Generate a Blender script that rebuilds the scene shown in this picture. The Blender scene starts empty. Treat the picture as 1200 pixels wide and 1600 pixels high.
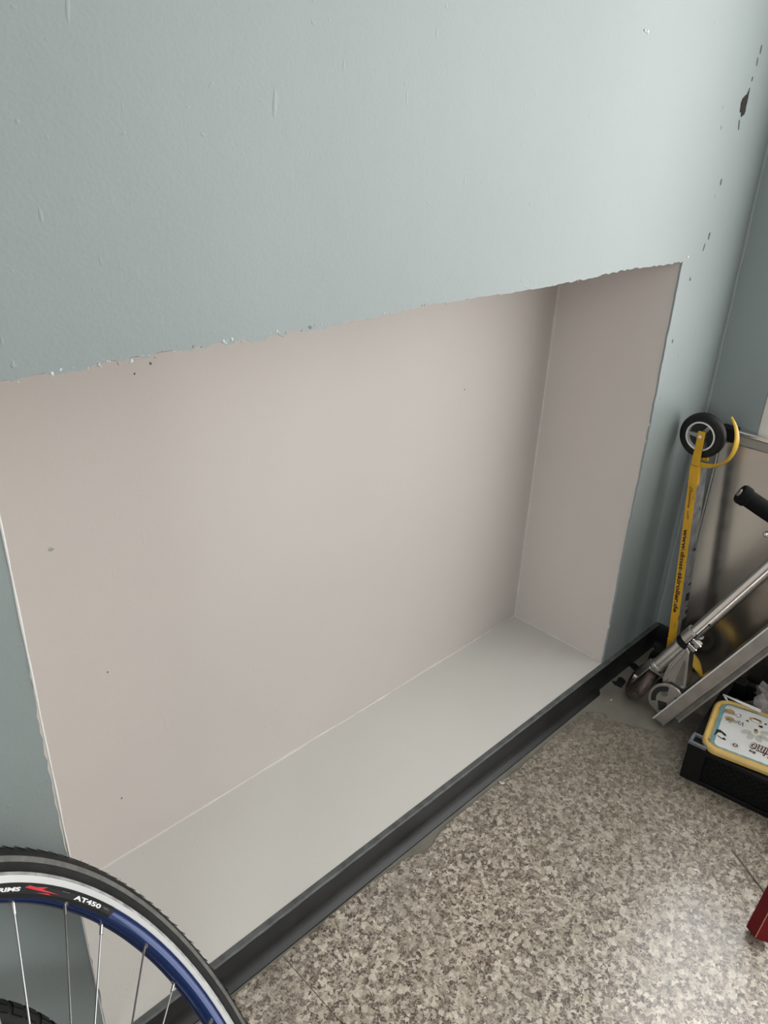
import bpy, bmesh, math, random
from mathutils import Vector, Matrix, noise
R_ = random.Random(7)
PI = math.pi
SC = bpy.context.scene
COL = SC.collection
V = Vector

# ------------------------------------------------------------------ camera
cam_data = bpy.data.cameras.new('camera')
cam_data.sensor_fit = 'VERTICAL'; cam_data.sensor_height = 36.0
cam_data.lens = 1221.43 * 36.0 / 1600.0
cam_data.clip_start = 0.02
cam = bpy.data.objects.new('camera', cam_data); COL.objects.link(cam)
r0 = V((0.71526324, -0.697881, 0.03688639)); r1 = V((-0.28956872, -0.34399141, -0.89320763)); r2 = V((0.63604123, 0.62819744, -0.44812892))
cam.matrix_world = Matrix(((r0.x, -r1.x, -r2.x, -0.1892), (r0.y, -r1.y, -r2.y, -0.6532), (r0.z, -r1.z, -r2.z, 1.151), (0, 0, 0, 1)))
SC.camera = cam

# ------------------------------------------------------------------ light
SC.view_settings.view_transform = 'Standard'; SC.view_settings.look = 'None'
SC.view_settings.exposure = 0.0; SC.view_settings.gamma = 1.0; SC.view_settings.use_curve_mapping = False
world = bpy.data.worlds.new('overcast_sky'); SC.world = world; world.use_nodes = True
world.node_tree.nodes['Background'].inputs[0].default_value = (0.80, 0.90, 1.0, 1)
world.node_tree.nodes['Background'].inputs[1].default_value = 1.0

def area(name, loc, rot, sx, sy, power, col):
    d = bpy.data.lights.new(name, 'AREA'); d.shape = 'RECTANGLE'; d.size = sx; d.size_y = sy
    d.energy = power; d.color = col
    o = bpy.data.objects.new(name, d); o.location = loc; o.rotation_euler = rot; COL.objects.link(o)
    return o
# daylight through the glazed door in the right wall, and a weaker fill lamp added on the left
area('daylight_door', (1.474, -1.58, 1.19), (0, PI / 2, 0), 2.08, 2.84, 68.0, (1.0, 0.985, 0.95))
area('left_fill_light', (-2.28, -1.5, 1.5), (0, -PI / 2, 0), 1.2, 1.3, 47.0, (0.93, 0.97, 1.0))

# ------------------------------------------------------------------ materials
def mat(name, col=(0.5, 0.5, 0.5), rough=0.5, metal=0.0, noise_scale=None, noise_amt=0.0, bump=None, bump_scale=200.0, coat=0.0, world=False, spec=0.5):
    m = bpy.data.materials.new(name); m.use_nodes = True
    nt = m.node_tree; b = nt.nodes['Principled BSDF']
    b.inputs['Base Color'].default_value = (*col, 1); b.inputs['Roughness'].default_value = rough; b.inputs['Metallic'].default_value = metal
    b.inputs['Coat Weight'].default_value = coat; b.inputs['Specular IOR Level'].default_value = spec
    if world: src = nt.nodes.new('ShaderNodeNewGeometry').outputs['Position']
    else: src = nt.nodes.new('ShaderNodeTexCoord').outputs['Object']
    if noise_scale:
        n = nt.nodes.new('ShaderNodeTexNoise'); n.inputs['Scale'].default_value = noise_scale; n.inputs['Detail'].default_value = 5
        nt.links.new(src, n.inputs['Vector'])
        cr = nt.nodes.new('ShaderNodeValToRGB')
        cr.color_ramp.elements[0].position = 0.3; cr.color_ramp.elements[1].position = 0.7
        cr.color_ramp.elements[0].color = (*[c * (1 - noise_amt) for c in col], 1)
        cr.color_ramp.elements[1].color = (*[min(1, c * (1 + noise_amt)) for c in col], 1)
        nt.links.new(n.outputs['Fac'], cr.inputs['Fac']); nt.links.new(cr.outputs['Color'], b.inputs['Base Color'])
    if bump:
        n2 = nt.nodes.new('ShaderNodeTexNoise'); n2.inputs['Scale'].default_value = bump_scale; n2.inputs['Detail'].default_value = 3
        nt.links.new(src, n2.inputs['Vector'])
        bp = nt.nodes.new('ShaderNodeBump'); bp.inputs['Strength'].default_value = bump; bp.inputs['Distance'].default_value = 0.001
        nt.links.new(n2.outputs['Fac'], bp.inputs['Height']); nt.links.new(bp.outputs['Normal'], b.inputs['Normal'])
    return m

def plaster(name, col, rough, amt, fine, dents):
    """painted plaster: soft roller grain, lumps, sparse raised scratches and specks"""
    m = mat(name, col, rough, noise_scale=2.2, noise_amt=amt, world=True)
    nt = m.node_tree; b = nt.nodes['Principled BSDF']; L = nt.links.new
    pos = nt.nodes.new('ShaderNodeNewGeometry').outputs['Position']
    def nz(scale, detail=2.0, vec=None):
        n = nt.nodes.new('ShaderNodeTexNoise'); n.inputs['Scale'].default_value = scale; n.inputs['Detail'].default_value = detail
        L(vec or pos, n.inputs['Vector']); return n.outputs['Fac']
    def ramp(v, a, c):
        r = nt.nodes.new('ShaderNodeMapRange'); r.inputs['From Min'].default_value = a; r.inputs['From Max'].default_value = c
        L(v, r.inputs['Value']); return r.outputs['Result']
    def mul(v, k):
        n = nt.nodes.new('ShaderNodeMath'); n.operation = 'MULTIPLY'; n.inputs[1].default_value = k; L(v, n.inputs[0]); return n.outputs[0]
    def add(a, c):
        n = nt.nodes.new('ShaderNodeMath'); n.operation = 'ADD'; L(a, n.inputs[0]); L(c, n.inputs[1]); return n.outputs[0]
    mp = nt.nodes.new('ShaderNodeMapping'); mp.inputs['Rotation'].default_value = (0, 0.6, 0); mp.inputs['Scale'].default_value = (95, 95, 22)
    L(pos, mp.inputs['Vector'])
    scr = ramp(nz(1.0, 1.0, mp.outputs['Vector']), 0.73, 0.80)
    h = add(mul(nz(260, 2), 0.5 * fine), mul(nz(45, 3), 0.9 * fine))
    h = add(h, mul(ramp(nz(95, 2), 0.69, 0.80), 1.2 * dents))
    h = add(h, mul(scr, 1.0 * dents))
    h = add(h, mul(nz(5, 2), 5.0 * fine))
    bp = nt.nodes.new('ShaderNodeBump'); bp.inputs['Strength'].default_value = 1.0; bp.inputs['Distance'].default_value = 0.0007
    L(h, bp.inputs['Height']); L(bp.outputs['Normal'], b.inputs['Normal'])
    return m

M = {}
M['wall'] = plaster('grey_green_wall_paint', (0.258, 0.292, 0.286), 0.42, 0.05, 0.42, 0.5)
M['niche'] = plaster('warm_white_niche_paint', (0.60, 0.55, 0.515), 0.55, 0.03, 0.3, 0.25)
M['niche_floor'] = plaster('pale_grey_ledge_paint', (0.60, 0.585, 0.55), 0.45, 0.04, 0.4, 0.4)
M['plaster'] = mat('bare_white_plaster', (0.74, 0.72, 0.68), 0.8, bump=0.6, bump_scale=400, world=True)
M['crumb'] = mat('broken_paint_crumb', (0.40, 0.42, 0.41), 0.7, noise_scale=70, noise_amt=0.6, world=True)
M['caulk'] = mat('pale_joint_caulk', (0.61, 0.57, 0.535), 0.5, noise_scale=25, noise_amt=0.06, bump=0.4, bump_scale=120, world=True)
M['fillet'] = mat('pale_corner_paint', (0.30, 0.33, 0.325), 0.45, bump=0.5, bump_scale=150, world=True)
M['cavity'] = mat('dark_plaster_hole', (0.014, 0.010, 0.008), 0.95, bump=0.8, bump_scale=500)
M['ceiling'] = mat('ceiling_white', (0.75, 0.75, 0.73), 0.8)
M['base'] = mat('black_vinyl_baseboard', (0.012, 0.012, 0.012), 0.42, noise_scale=14, noise_amt=0.35, bump=0.15, bump_scale=90, world=True)
M['lip'] = mat('grey_paint_lip', (0.085, 0.09, 0.088), 0.55, noise_scale=60, noise_amt=0.35, bump=0.5, bump_scale=200, world=True)
M['screed'] = mat('bare_grey_screed', (0.20, 0.185, 0.152), 0.8, noise_scale=14, noise_amt=0.22, bump=0.5, bump_scale=220, world=True)
M['black_tile'] = mat('black_tile_remnant', (0.008, 0.008, 0.009), 0.5, bump=0.4, bump_scale=200)

def vinyl():
    m = bpy.data.materials.new('marbled_chip_vinyl'); m.use_nodes = True
    nt = m.node_tree; b = nt.nodes['Principled BSDF']; L = nt.links.new
    pos = nt.nodes.new('ShaderNodeNewGeometry').outputs['Position']
    def vor(scale, dist_scale, dist):
        n = nt.nodes.new('ShaderNodeTexNoise'); n.inputs['Scale'].default_value = dist_scale; n.inputs['Detail'].default_value = 2
        L(pos, n.inputs['Vector'])
        s = nt.nodes.new('ShaderNodeVectorMath'); s.operation = 'SUBTRACT'; s.inputs[1].default_value = (0.5, 0.5, 0.5); L(n.outputs['Color'], s.inputs[0])
        k = nt.nodes.new('ShaderNodeVectorMath'); k.operation = 'SCALE'; k.inputs['Scale'].default_value = dist; L(s.outputs[0], k.inputs[0])
        a = nt.nodes.new('ShaderNodeVectorMath'); a.operation = 'ADD'; L(pos, a.inputs[0]); L(k.outputs[0], a.inputs[1])
        v = nt.nodes.new('ShaderNodeTexVoronoi'); v.feature = 'F1'; v.inputs['Scale'].default_value = scale; L(a.outputs[0], v.inputs['Vector'])
        sp = nt.nodes.new('ShaderNodeSeparateColor'); L(v.outputs['Color'], sp.inputs[0]); return sp.outputs[0]
    def ramp(v, stops):
        r = nt.nodes.new('ShaderNodeValToRGB'); r.color_ramp.interpolation = 'CONSTANT'
        e = r.color_ramp.elements
        e[0].position = stops[0][0]; e[0].color = (*stops[0][1], 1); e[1].position = stops[1][0]; e[1].color = (*stops[1][1], 1)
        for p, c in stops[2:]:
            q = e.new(p); q.color = (*c, 1)
        L(v, r.inputs['Fac']); return r.outputs['Color']
    a = ramp(vor(145, 135, 0.017), [(0.0, (0.047, 0.028, 0.021)), (0.22, (0.137, 0.096, 0.073)), (0.42, (0.315, 0.252, 0.201)), (0.62, (0.535, 0.463, 0.370)), (0.84, (0.766, 0.685, 0.575))])
    c = ramp(vor(250, 220, 0.010), [(0.0, (0.072, 0.045, 0.033)), (0.30, (0.218, 0.165, 0.128)), (0.62, (0.490, 0.420, 0.337)), (0.86, (0.784, 0.711, 0.600))])
    mx = nt.nodes.new('ShaderNodeMix'); mx.data_type = 'RGBA'; mx.inputs[0].default_value = 0.30
    L(a, mx.inputs[6]); L(c, mx.inputs[7])
    # pale squiggled veins between the chips
    vn = nt.nodes.new('ShaderNodeTexNoise'); vn.inputs['Scale'].default_value = 125; vn.inputs['Detail'].default_value = 2.5; vn.inputs['Distortion'].default_value = 0.6; L(pos, vn.inputs['Vector'])
    v1 = nt.nodes.new('ShaderNodeMath'); v1.operation = 'SUBTRACT'; v1.inputs[1].default_value = 0.5; L(vn.outputs['Fac'], v1.inputs[0])
    v2 = nt.nodes.new('ShaderNodeMath'); v2.operation = 'ABSOLUTE'; L(v1.outputs[0], v2.inputs[0])
    v3 = nt.nodes.new('ShaderNodeMapRange'); v3.inputs['From Min'].default_value = 0.012; v3.inputs['From Max'].default_value = 0.034; v3.inputs['To Min'].default_value = 0.50; v3.inputs['To Max'].default_value = 0.0; L(v2.outputs[0], v3.inputs['Value'])
    mv = nt.nodes.new('ShaderNodeMix'); mv.data_type = 'RGBA'; mv.inputs[7].default_value = (0.68, 0.61, 0.50, 1)
    L(v3.outputs[0], mv.inputs[0]); L(mx.outputs[2], mv.inputs[6]); mx = mv
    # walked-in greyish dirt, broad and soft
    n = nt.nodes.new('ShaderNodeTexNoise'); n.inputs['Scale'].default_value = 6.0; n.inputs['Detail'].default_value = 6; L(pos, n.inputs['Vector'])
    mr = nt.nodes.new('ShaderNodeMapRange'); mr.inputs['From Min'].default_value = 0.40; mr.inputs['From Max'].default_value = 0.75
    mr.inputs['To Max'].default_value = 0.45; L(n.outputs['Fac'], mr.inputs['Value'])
    # glue and dirt ground in round the bare corner, reach widened as painted shade
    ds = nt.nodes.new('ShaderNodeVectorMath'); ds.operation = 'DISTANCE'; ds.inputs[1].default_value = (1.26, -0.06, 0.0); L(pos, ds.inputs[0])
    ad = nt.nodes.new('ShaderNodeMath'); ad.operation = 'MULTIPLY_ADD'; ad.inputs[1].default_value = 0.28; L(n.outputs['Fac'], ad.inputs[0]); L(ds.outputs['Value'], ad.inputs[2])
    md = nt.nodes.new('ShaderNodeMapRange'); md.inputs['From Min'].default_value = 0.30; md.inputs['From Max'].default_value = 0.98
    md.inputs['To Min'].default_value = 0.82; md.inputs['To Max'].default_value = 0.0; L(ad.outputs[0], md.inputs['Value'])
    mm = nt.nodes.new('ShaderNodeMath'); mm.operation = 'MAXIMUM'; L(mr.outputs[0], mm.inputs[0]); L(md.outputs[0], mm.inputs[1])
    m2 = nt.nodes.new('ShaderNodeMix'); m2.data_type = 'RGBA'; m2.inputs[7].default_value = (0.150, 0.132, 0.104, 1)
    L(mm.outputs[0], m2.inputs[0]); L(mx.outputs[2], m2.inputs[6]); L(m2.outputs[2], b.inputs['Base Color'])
    b.inputs['Roughness'].default_value = 0.21; b.inputs['Specular IOR Level'].default_value = 0.9
    n2 = nt.nodes.new('ShaderNodeTexNoise'); n2.inputs['Scale'].default_value = 160; L(pos, n2.inputs['Vector'])
    bp = nt.nodes.new('ShaderNodeBump'); bp.inputs['Strength'].default_value = 0.25; bp.inputs['Distance'].default_value = 0.001
    L(n2.outputs['Fac'], bp.inputs['Height']); L(bp.outputs['Normal'], b.inputs['Normal'])
    return m
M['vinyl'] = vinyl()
M['trim'] = mat('cream_gloss_trim', (0.66, 0.635, 0.57), 0.35, noise_scale=8, noise_amt=0.03)
def glass():
    m = bpy.data.materials.new('clear_door_glass'); m.use_nodes = True
    nt = m.node_tree; nt.nodes.clear()
    o = nt.nodes.new('ShaderNodeOutputMaterial'); mx = nt.nodes.new('ShaderNodeMixShader'); t = nt.nodes.new('ShaderNodeBsdfTransparent'); g = nt.nodes.new('ShaderNodeBsdfGlossy')
    g.inputs['Roughness'].default_value = 0.02; mx.inputs[0].default_value = 0.05
    nt.links.new(t.outputs[0], mx.inputs[1]); nt.links.new(g.outputs[0], mx.inputs[2]); nt.links.new(mx.outputs[0], o.inputs[0])
    return m
M['glass'] = glass()
M['rubber'] = mat('black_tyre_rubber', (0.012, 0.0115, 0.011), 0.6, spec=0.25, noise_scale=40, noise_amt=0.4, bump=0.4, bump_scale=300)
M['stripe'] = mat('worn_grey_reflective_stripe', (0.12, 0.117, 0.108), 0.6, noise_scale=90, noise_amt=0.3)
M['hook'] = mat('dull_grey_metal', (0.30, 0.30, 0.29), 0.4, metal=0.8, noise_scale=70, noise_amt=0.4)
M['track'] = mat('bright_brake_track', (0.86, 0.86, 0.85), 0.30, metal=0.45)
M['blue'] = mat('blue_anodised_rim', (0.006, 0.024, 0.11), 0.22, metal=0.35, coat=0.4)
M['decal'] = mat('black_decal_film', (0.009, 0.009, 0.010), 0.45, spec=0.25)
M['white'] = mat('white_print', (0.80, 0.80, 0.79), 0.5)
M['red_print'] = mat('red_print', (0.60, 0.012, 0.025), 0.45)
M['spoke'] = mat('steel_spoke', (0.34, 0.34, 0.34), 0.3, metal=1.0)
M['nipple'] = mat('brass_nickel_nipple', (0.50, 0.48, 0.45), 0.3, metal=1.0)
M['black'] = mat('black_plastic', (0.005, 0.005, 0.005), 0.55, spec=0.2, bump=0.2, bump_scale=200)
M['grip'] = mat('black_foam_grip', (0.005, 0.005, 0.005), 0.8, spec=0.15, bump=0.6, bump_scale=600)
def worn_yellow():
    m = mat('worn_yellow_paint', (0.62, 0.33, 0.012), 0.42, noise_scale=25, noise_amt=0.12)
    nt = m.node_tree; b = nt.nodes['Principled BSDF']; L = nt.links.new
    n = nt.nodes.new('ShaderNodeTexNoise'); n.inputs['Scale'].default_value = 95; n.inputs['Detail'].default_value = 4
    tc = nt.nodes.new('ShaderNodeTexCoord'); mp = nt.nodes.new('ShaderNodeMapping'); mp.inputs['Scale'].default_value = (1, 1, 0.3)
    L(tc.outputs['Object'], mp.inputs['Vector']); L(mp.outputs['Vector'], n.inputs['Vector'])
    r = nt.nodes.new('ShaderNodeMapRange'); r.inputs['From Min'].default_value = 0.655; r.inputs['From Max'].default_value = 0.70
    L(n.outputs['Fac'], r.inputs['Value'])
    mx = nt.nodes.new('ShaderNodeMix'); mx.data_type = 'RGBA'; mx.inputs[7].default_value = (0.05, 0.025, 0.01, 1)
    src = b.inputs['Base Color'].links[0].from_socket
    L(r.outputs[0], mx.inputs[0]); L(src, mx.inputs[6]); L(mx.outputs[2], b.inputs['Base Color'])
    return m
M['yellow'] = worn_yellow()
M['guard'] = mat('yellow_mudguard_plastic', (0.60, 0.36, 0.035), 0.38, noise_scale=18, noise_amt=0.15)
M['ink'] = mat('black_ink', (0.02, 0.012, 0.006), 0.6)
M['bar_side'] = mat('scuffed_grey_aluminium', (0.27, 0.275, 0.28), 0.45, metal=0.55, noise_scale=45, noise_amt=0.35)
M['tape'] = mat('torn_black_tape', (0.01, 0.01, 0.01), 0.6)
M['alu'] = mat('brushed_aluminium', (0.52, 0.50, 0.48), 0.30, metal=0.95, noise_scale=35, noise_amt=0.12, bump=0.1, bump_scale=400)
M['alu_dark'] = mat('tarnished_aluminium', (0.24, 0.23, 0.215), 0.42, metal=0.8, noise_scale=35, noise_amt=0.25)
M['chrome'] = mat('polished_chrome', (0.80, 0.78, 0.76), 0.16, metal=1.0)
M['recess'] = mat('dark_cutout', (0.012, 0.012, 0.012), 0.7)
M['wheel_pu'] = mat('dirty_translucent_wheel', (0.07, 0.05, 0.043), 0.4, noise_scale=60, noise_amt=0.6)
M['table'] = mat('satin_beige_metal', (0.56, 0.52, 0.475), 0.19, metal=0.95, noise_scale=5, noise_amt=0.04, bump=0.05, bump_scale=60)
M['table_rim'] = mat('grey_table_frame', (0.36, 0.34, 0.31), 0.4, metal=0.3)
M['red'] = mat('dark_red_paint', (0.13, 0.002, 0.005), 0.5, spec=0.25, noise_scale=20, noise_amt=0.15)
M['raw_wood'] = mat('worn_pale_edge', (0.40, 0.17, 0.11), 0.6)
M['tub'] = mat('ivory_yellow_plastic', (0.62, 0.42, 0.13), 0.38, noise_scale=20, noise_amt=0.15)
M['teal'] = mat('teal_print', (0.16, 0.30, 0.32), 0.45, noise_scale=60, noise_amt=0.2)
M['label'] = mat('white_label_print', (0.62, 0.62, 0.60), 0.45, noise_scale=30, noise_amt=0.06)
M['petal'] = mat('grey_petal_print', (0.44, 0.43, 0.38), 0.5)
M['ochre'] = mat('ochre_print', (0.42, 0.30, 0.12), 0.5)
M['brown'] = mat('brown_print', (0.10, 0.045, 0.03), 0.5)
M['clip'] = mat('grey_plastic_clip', (0.12, 0.125, 0.14), 0.4)
M['cloth'] = mat('dark_grey_cloth', (0.045, 0.043, 0.040), 0.9, bump=0.6, bump_scale=80)
def bag_mat():
    m = mat('thin_plastic_film', (0.50, 0.46, 0.44), 0.3, noise_scale=30, noise_amt=0.2)
    b = m.node_tree.nodes['Principled BSDF']; b.inputs['Alpha'].default_value = 0.30
    return m
M['bag'] = bag_mat()

# ------------------------------------------------------------------ mesh helpers
def obj(name, bm, m, parent=None, smooth=False, bevel=0.0, label=None):
    bmesh.ops.recalc_face_normals(bm, faces=bm.faces)
    me = bpy.data.meshes.new(name); bm.to_mesh(me); bm.free()
    if smooth:
        for p in me.polygons: p.use_smooth = True
    me.materials.append(m)
    o = bpy.data.objects.new(name, me); COL.objects.link(o)
    if bevel:
        b = o.modifiers.new('bevel', 'BEVEL'); b.width = bevel; b.segments = 2; b.limit_method = 'ANGLE'; b.angle_limit = 0.7
    if smooth:
        try:
            me.set_sharp_from_angle(angle=0.7)
        except Exception:
            pass
    if parent: o.parent = parent
    if label: o['label'] = label
    return o
def thing(name, label, cat, mw=None, group=None, kind=None):
    o = bpy.data.objects.new(name, None); COL.objects.link(o)
    if mw is not None: o.matrix_world = mw
    if label: o['label'] = label
    if cat: o['category'] = cat
    if group: o['group'] = group
    if kind: o['kind'] = kind
    o.empty_display_size = 0.05
    return o
def tag(o, label, cat, group=None):
    o['label'] = label; o['category'] = cat
    if group: o['group'] = group
    return o
def struct(o):
    o['kind'] = 'structure'; return o
def box(bm, lo, hi, mw=None):
    c = [(lo[i] + hi[i]) / 2 for i in range(3)]; s = [hi[i] - lo[i] for i in range(3)]
    m = Matrix.Translation(c) @ Matrix.Diagonal((*s, 1))
    if mw is not None: m = mw @ m
    bmesh.ops.create_cube(bm, size=1, matrix=m); return bm
def B(lo, hi, mw=None): return box(bmesh.new(), lo, hi, mw)
def frame(z, x=None):
    z = V(z).normalized(); x = V(x) if x is not None else (V((1, 0, 0)) if abs(z.x) < 0.9 else V((0, 1, 0)))
    x = (x - z * x.dot(z)).normalized(); y = z.cross(x)
    return Matrix((x, y, z)).transposed()
def cyl(bm, p0, p1, r0, r1=None, seg=20, caps=True):
    p0 = V(p0); p1 = V(p1); d = p1 - p0; r1 = r0 if r1 is None else r1
    m = Matrix.Translation((p0 + p1) / 2) @ frame(d).to_4x4()
    bmesh.ops.create_cone(bm, cap_ends=caps, segments=seg, radius1=r0, radius2=r1, depth=d.length, matrix=m); return bm
def tube(bm, pts, rad, seg=8, closed=False):
    pts = [V(p) for p in pts]; n = len(pts); rings = []
    f = None
    for i, p in enumerate(pts):
        if closed: t = pts[(i + 1) % n] - pts[i - 1]
        else: t = pts[min(i + 1, n - 1)] - pts[max(i - 1, 0)]
        t.normalize()
        if f is None: f = frame(t).col[0].copy()
        f = (f - t * f.dot(t)).normalized(); g = t.cross(f)
        r = rad[i] if isinstance(rad, (list, tuple)) else rad
        rings.append([bm.verts.new(p + r * (math.cos(2 * PI * k / seg) * f + math.sin(2 * PI * k / seg) * g)) for k in range(seg)])
    for i in range(n if closed else n - 1):
        a = rings[i]; b = rings[(i + 1) % n]
        for k in range(seg): bm.faces.new((a[k], a[(k + 1) % seg], b[(k + 1) % seg], b[k]))
    if not closed:
        bm.faces.new(rings[0]); bm.faces.new(rings[-1][::-1])
    return bm
def lathe(bm, prof, seg=64, closed=True, a0=0.0, a1=2 * PI, mw=None):
    """profile (r, z) about local Z; closed: profile loops back on itself"""
    full = abs(a1 - a0 - 2 * PI) < 1e-6; n = seg if full else seg + 1; rings = []
    for i in range(n):
        a = a0 + (a1 - a0) * i / seg
        ring = []
        for r, z in prof:
            p = V((r * math.cos(a), r * math.sin(a), z)); p = mw @ p if mw is not None else p
            ring.append(bm.verts.new(p))
        rings.append(ring)
    m = len(prof)
    for i in range(seg):
        a = rings[i]; b = rings[(i + 1) % n]
        for k in range(m if closed else m - 1):
            bm.faces.new((a[k], b[k], b[(k + 1) % m], a[(k + 1) % m]))
    if not full and closed:
        bm.faces.new(rings[0]); bm.faces.new(rings[-1][::-1])
    return bm
def prism(bm, poly, z0, z1, mw=None):
    def P(x, y, z):
        p = V((x, y, z)); return mw @ p if mw is not None else p
    lo = [bm.verts.new(P(x, y, z0)) for x, y in poly]; hi = [bm.verts.new(P(x, y, z1)) for x, y in poly]
    bm.faces.new(lo[::-1]); bm.faces.new(hi); n = len(poly)
    for i in range(n): bm.faces.new((lo[i], lo[(i + 1) % n], hi[(i + 1) % n], hi[i]))
    return bm
def rrect(x0, y0, x1, y1, r, seg=6):
    out = []
    for cx, cy, a in ((x1 - r, y1 - r, 0), (x0 + r, y1 - r, PI / 2), (x0 + r, y0 + r, PI), (x1 - r, y0 + r, 3 * PI / 2)):
        for k in range(seg + 1):
            t = a + PI / 2 * k / seg; out.append((cx + r * math.cos(t), cy + r * math.sin(t)))
    return out
def text_mesh(body, size, shear=0.0, bold=0.0, space=1.0):
    """flat lettering as vertices (x, y) and faces, centred on its width"""
    cu = bpy.data.curves.new('lettering', 'FONT'); cu.body = body; cu.size = size; cu.shear = shear; cu.offset = bold; cu.space_character = space
    cu.resolution_u = 3
    o = bpy.data.objects.new('lettering', cu); COL.objects.link(o)
    dg = bpy.context.evaluated_depsgraph_get(); me = o.evaluated_get(dg).to_mesh()
    vs = [(v.co.x, v.co.y) for v in me.vertices]; fs = [tuple(p.vertices) for p in me.polygons]
    o.evaluated_get(dg).to_mesh_clear(); bpy.data.objects.remove(o); bpy.data.curves.remove(cu)
    w = max(v[0] for v in vs)
    return vs, fs, w
def text_obj(name, body, size, fn, m, parent, **kw):
    vs, fs, w = text_mesh(body, size, **kw)
    me = bpy.data.meshes.new(name); me.from_pydata([fn(x, y, w) for x, y in vs], [], fs); me.materials.append(m)
    o = bpy.data.objects.new(name, me); COL.objects.link(o); o.parent = parent
    return o

# ------------------------------------------------------------------ room shell
W, ZF, H, D, XC = 1.2, 0.0624, 0.9469, 0.2514, 1.4523
XL, YF, ZC = -2.2, -3.6, 2.6
def jit(a): return R_.uniform(-a, a)
left_edge = [(jit(0.0012) + 0.002 * math.sin(z * 9), z) for z in [ZF + (H - ZF) * i / 90 for i in range(91)]]
for i in range(4, 14): left_edge[i] = (left_edge[i][0] + 0.002 * math.sin(PI * (i - 4) / 10) + jit(0.0016), left_edge[i][1])
right_edge = [(W + jit(0.0013) + 0.0016 * math.sin(z * 13), z) for z in [ZF + (H - ZF) * i / 80 for i in range(81)]]
top_edge = []
for i in range(1, 150):
    x = W * i / 150; amp = 0.0035 if 0.05 < x < 0.34 else 0.0016
    top_edge.append((x, H + jit(amp) + 0.002 * math.sin(x * 14) + (0.0025 if x < 0.03 else 0)))
def face(bm, pts): bm.faces.new([bm.verts.new(p) for p in pts])
bm = bmesh.new()
xz = lambda pts: [(x, 0.0, z) for x, z in pts]
face(bm, xz([(XL, 0), (0, 0)] + left_edge + [(XL, left_edge[-1][1])]))
face(bm, xz([(XL, left_edge[-1][1]), left_edge[-1]] + top_edge + [right_edge[-1], (XC, right_edge[-1][1]), (XC, ZC), (XL, ZC)]))
face(bm, xz([right_edge[-1]] + right_edge[-2::-1] + [(W, 0), (XC, 0), (XC, right_edge[-1][1])]))
face(bm, xz([(0, 0), (W, 0), right_edge[0], left_edge[0]]))
bmesh.ops.remove_doubles(bm, verts=bm.verts, dist=1e-6)
bmesh.ops.triangulate(bm, faces=bm.faces)
wall_back = struct(obj('wall_back', bm, M['wall']))
# thickness of the broken paint edge around the niche
bm = bmesh.new()
loop = left_edge + top_edge + right_edge[::-1]
vs = [(bm.verts.new((x, 0, z)), bm.verts.new((x, 0.004, z))) for x, z in loop]
for a, b in zip(vs, vs[1:]): bm.faces.new((a[0], b[0], b[1], a[1]))
struct(obj('niche_edge', bm, M['wall'], wall_back))
e = 0.0022
def quad(name, pts, m):
    bm = bmesh.new(); face(bm, pts); return struct(obj(name, bm, m, wall_back))
x0, x1, z1 = -e, W + e, H + e
quad('niche_back', [(x0, D, ZF), (x1, D, ZF), (x1, D, z1), (x0, D, z1)], M['niche'])
quad('niche_side', [(x0, 0.002, ZF), (x0, D, ZF), (x0, D, z1), (x0, 0.002, z1)], M['niche'])
quad('niche_side', [(x1, 0.002, ZF), (x1, D, ZF), (x1, D, z1), (x1, 0.002, z1)], M['niche'])
quad('niche_ceiling', [(x0, 0.002, z1), (x1, 0.002, z1), (x1, D, z1), (x0, D, z1)], M['niche'])
quad('niche_floor', [(x0, -0.001, ZF), (x1, -0.001, ZF), (x1, D, ZF), (x0, D, ZF)], M['niche_floor'])
# caulked inner joints and corner bead, each a wavering strand
def bead(name, p0, p1, r, m, n=60, wob=0.0012, lo=0.55):
    pts = []; rad = []
    for i in range(n + 1):
        t = i / n; p = V(p0).lerp(V(p1), t)
        k = noise.noise(p * 13 + V((3, 1, 7))); p += V((noise.noise(p * 9), noise.noise(p * 9 + V((5, 5, 5))), noise.noise(p * 9 + V((9, 2, 1))))) * wob
        pts.append(p); rad.append(max(0.0008, r * (lo + 0.75 * abs(k) + 0.2)))
    return struct(obj(name, tube(bmesh.new(), pts, rad, 7), m, wall_back, smooth=True))
bead('joint_caulk', (0.02, D, ZF), (W, D, ZF), 0.0036, M['caulk'])
bead('joint_caulk', (W + 0.003, D, ZF), (W + 0.003, D, H), 0.0048, M['caulk'])
bead('joint_caulk', (W + 0.003, D, ZF), (W + 0.003, 0.02, ZF), 0.0032, M['caulk'])
bead('paint_ridge', (0.001, 0.0, ZF), (0.001, 0.0, H - 0.01), 0.0013, M['plaster'], 90, 0.0008)
bead('corner_fillet', (XC, 0, 0.06), (XC, 0, 2.4), 0.0045, M['fillet'], 80, 0.002)
# crumbs of broken plaster along the top edge
bm = bmesh.new()
for i in range(60):
    x = R_.uniform(0.03, 0.36) if i < 36 else R_.uniform(0.36, 1.18)
    sz = R_.uniform(0.0008, 0.0024) * (1 if i < 36 else 0.7)
    bmesh.ops.create_icosphere(bm, subdivisions=1, radius=sz, matrix=Matrix.Translation((x, 0.0004, H + R_.uniform(-0.001, 0.004))) @ Matrix.Rotation(R_.random() * 3, 4, 'Y') @ Matrix.Diagonal((1.3, 0.8, 0.9, 1)))
o = obj('plaster_crumb', bm, M['crumb'], wall_back); o['kind'] = 'stuff'
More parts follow.
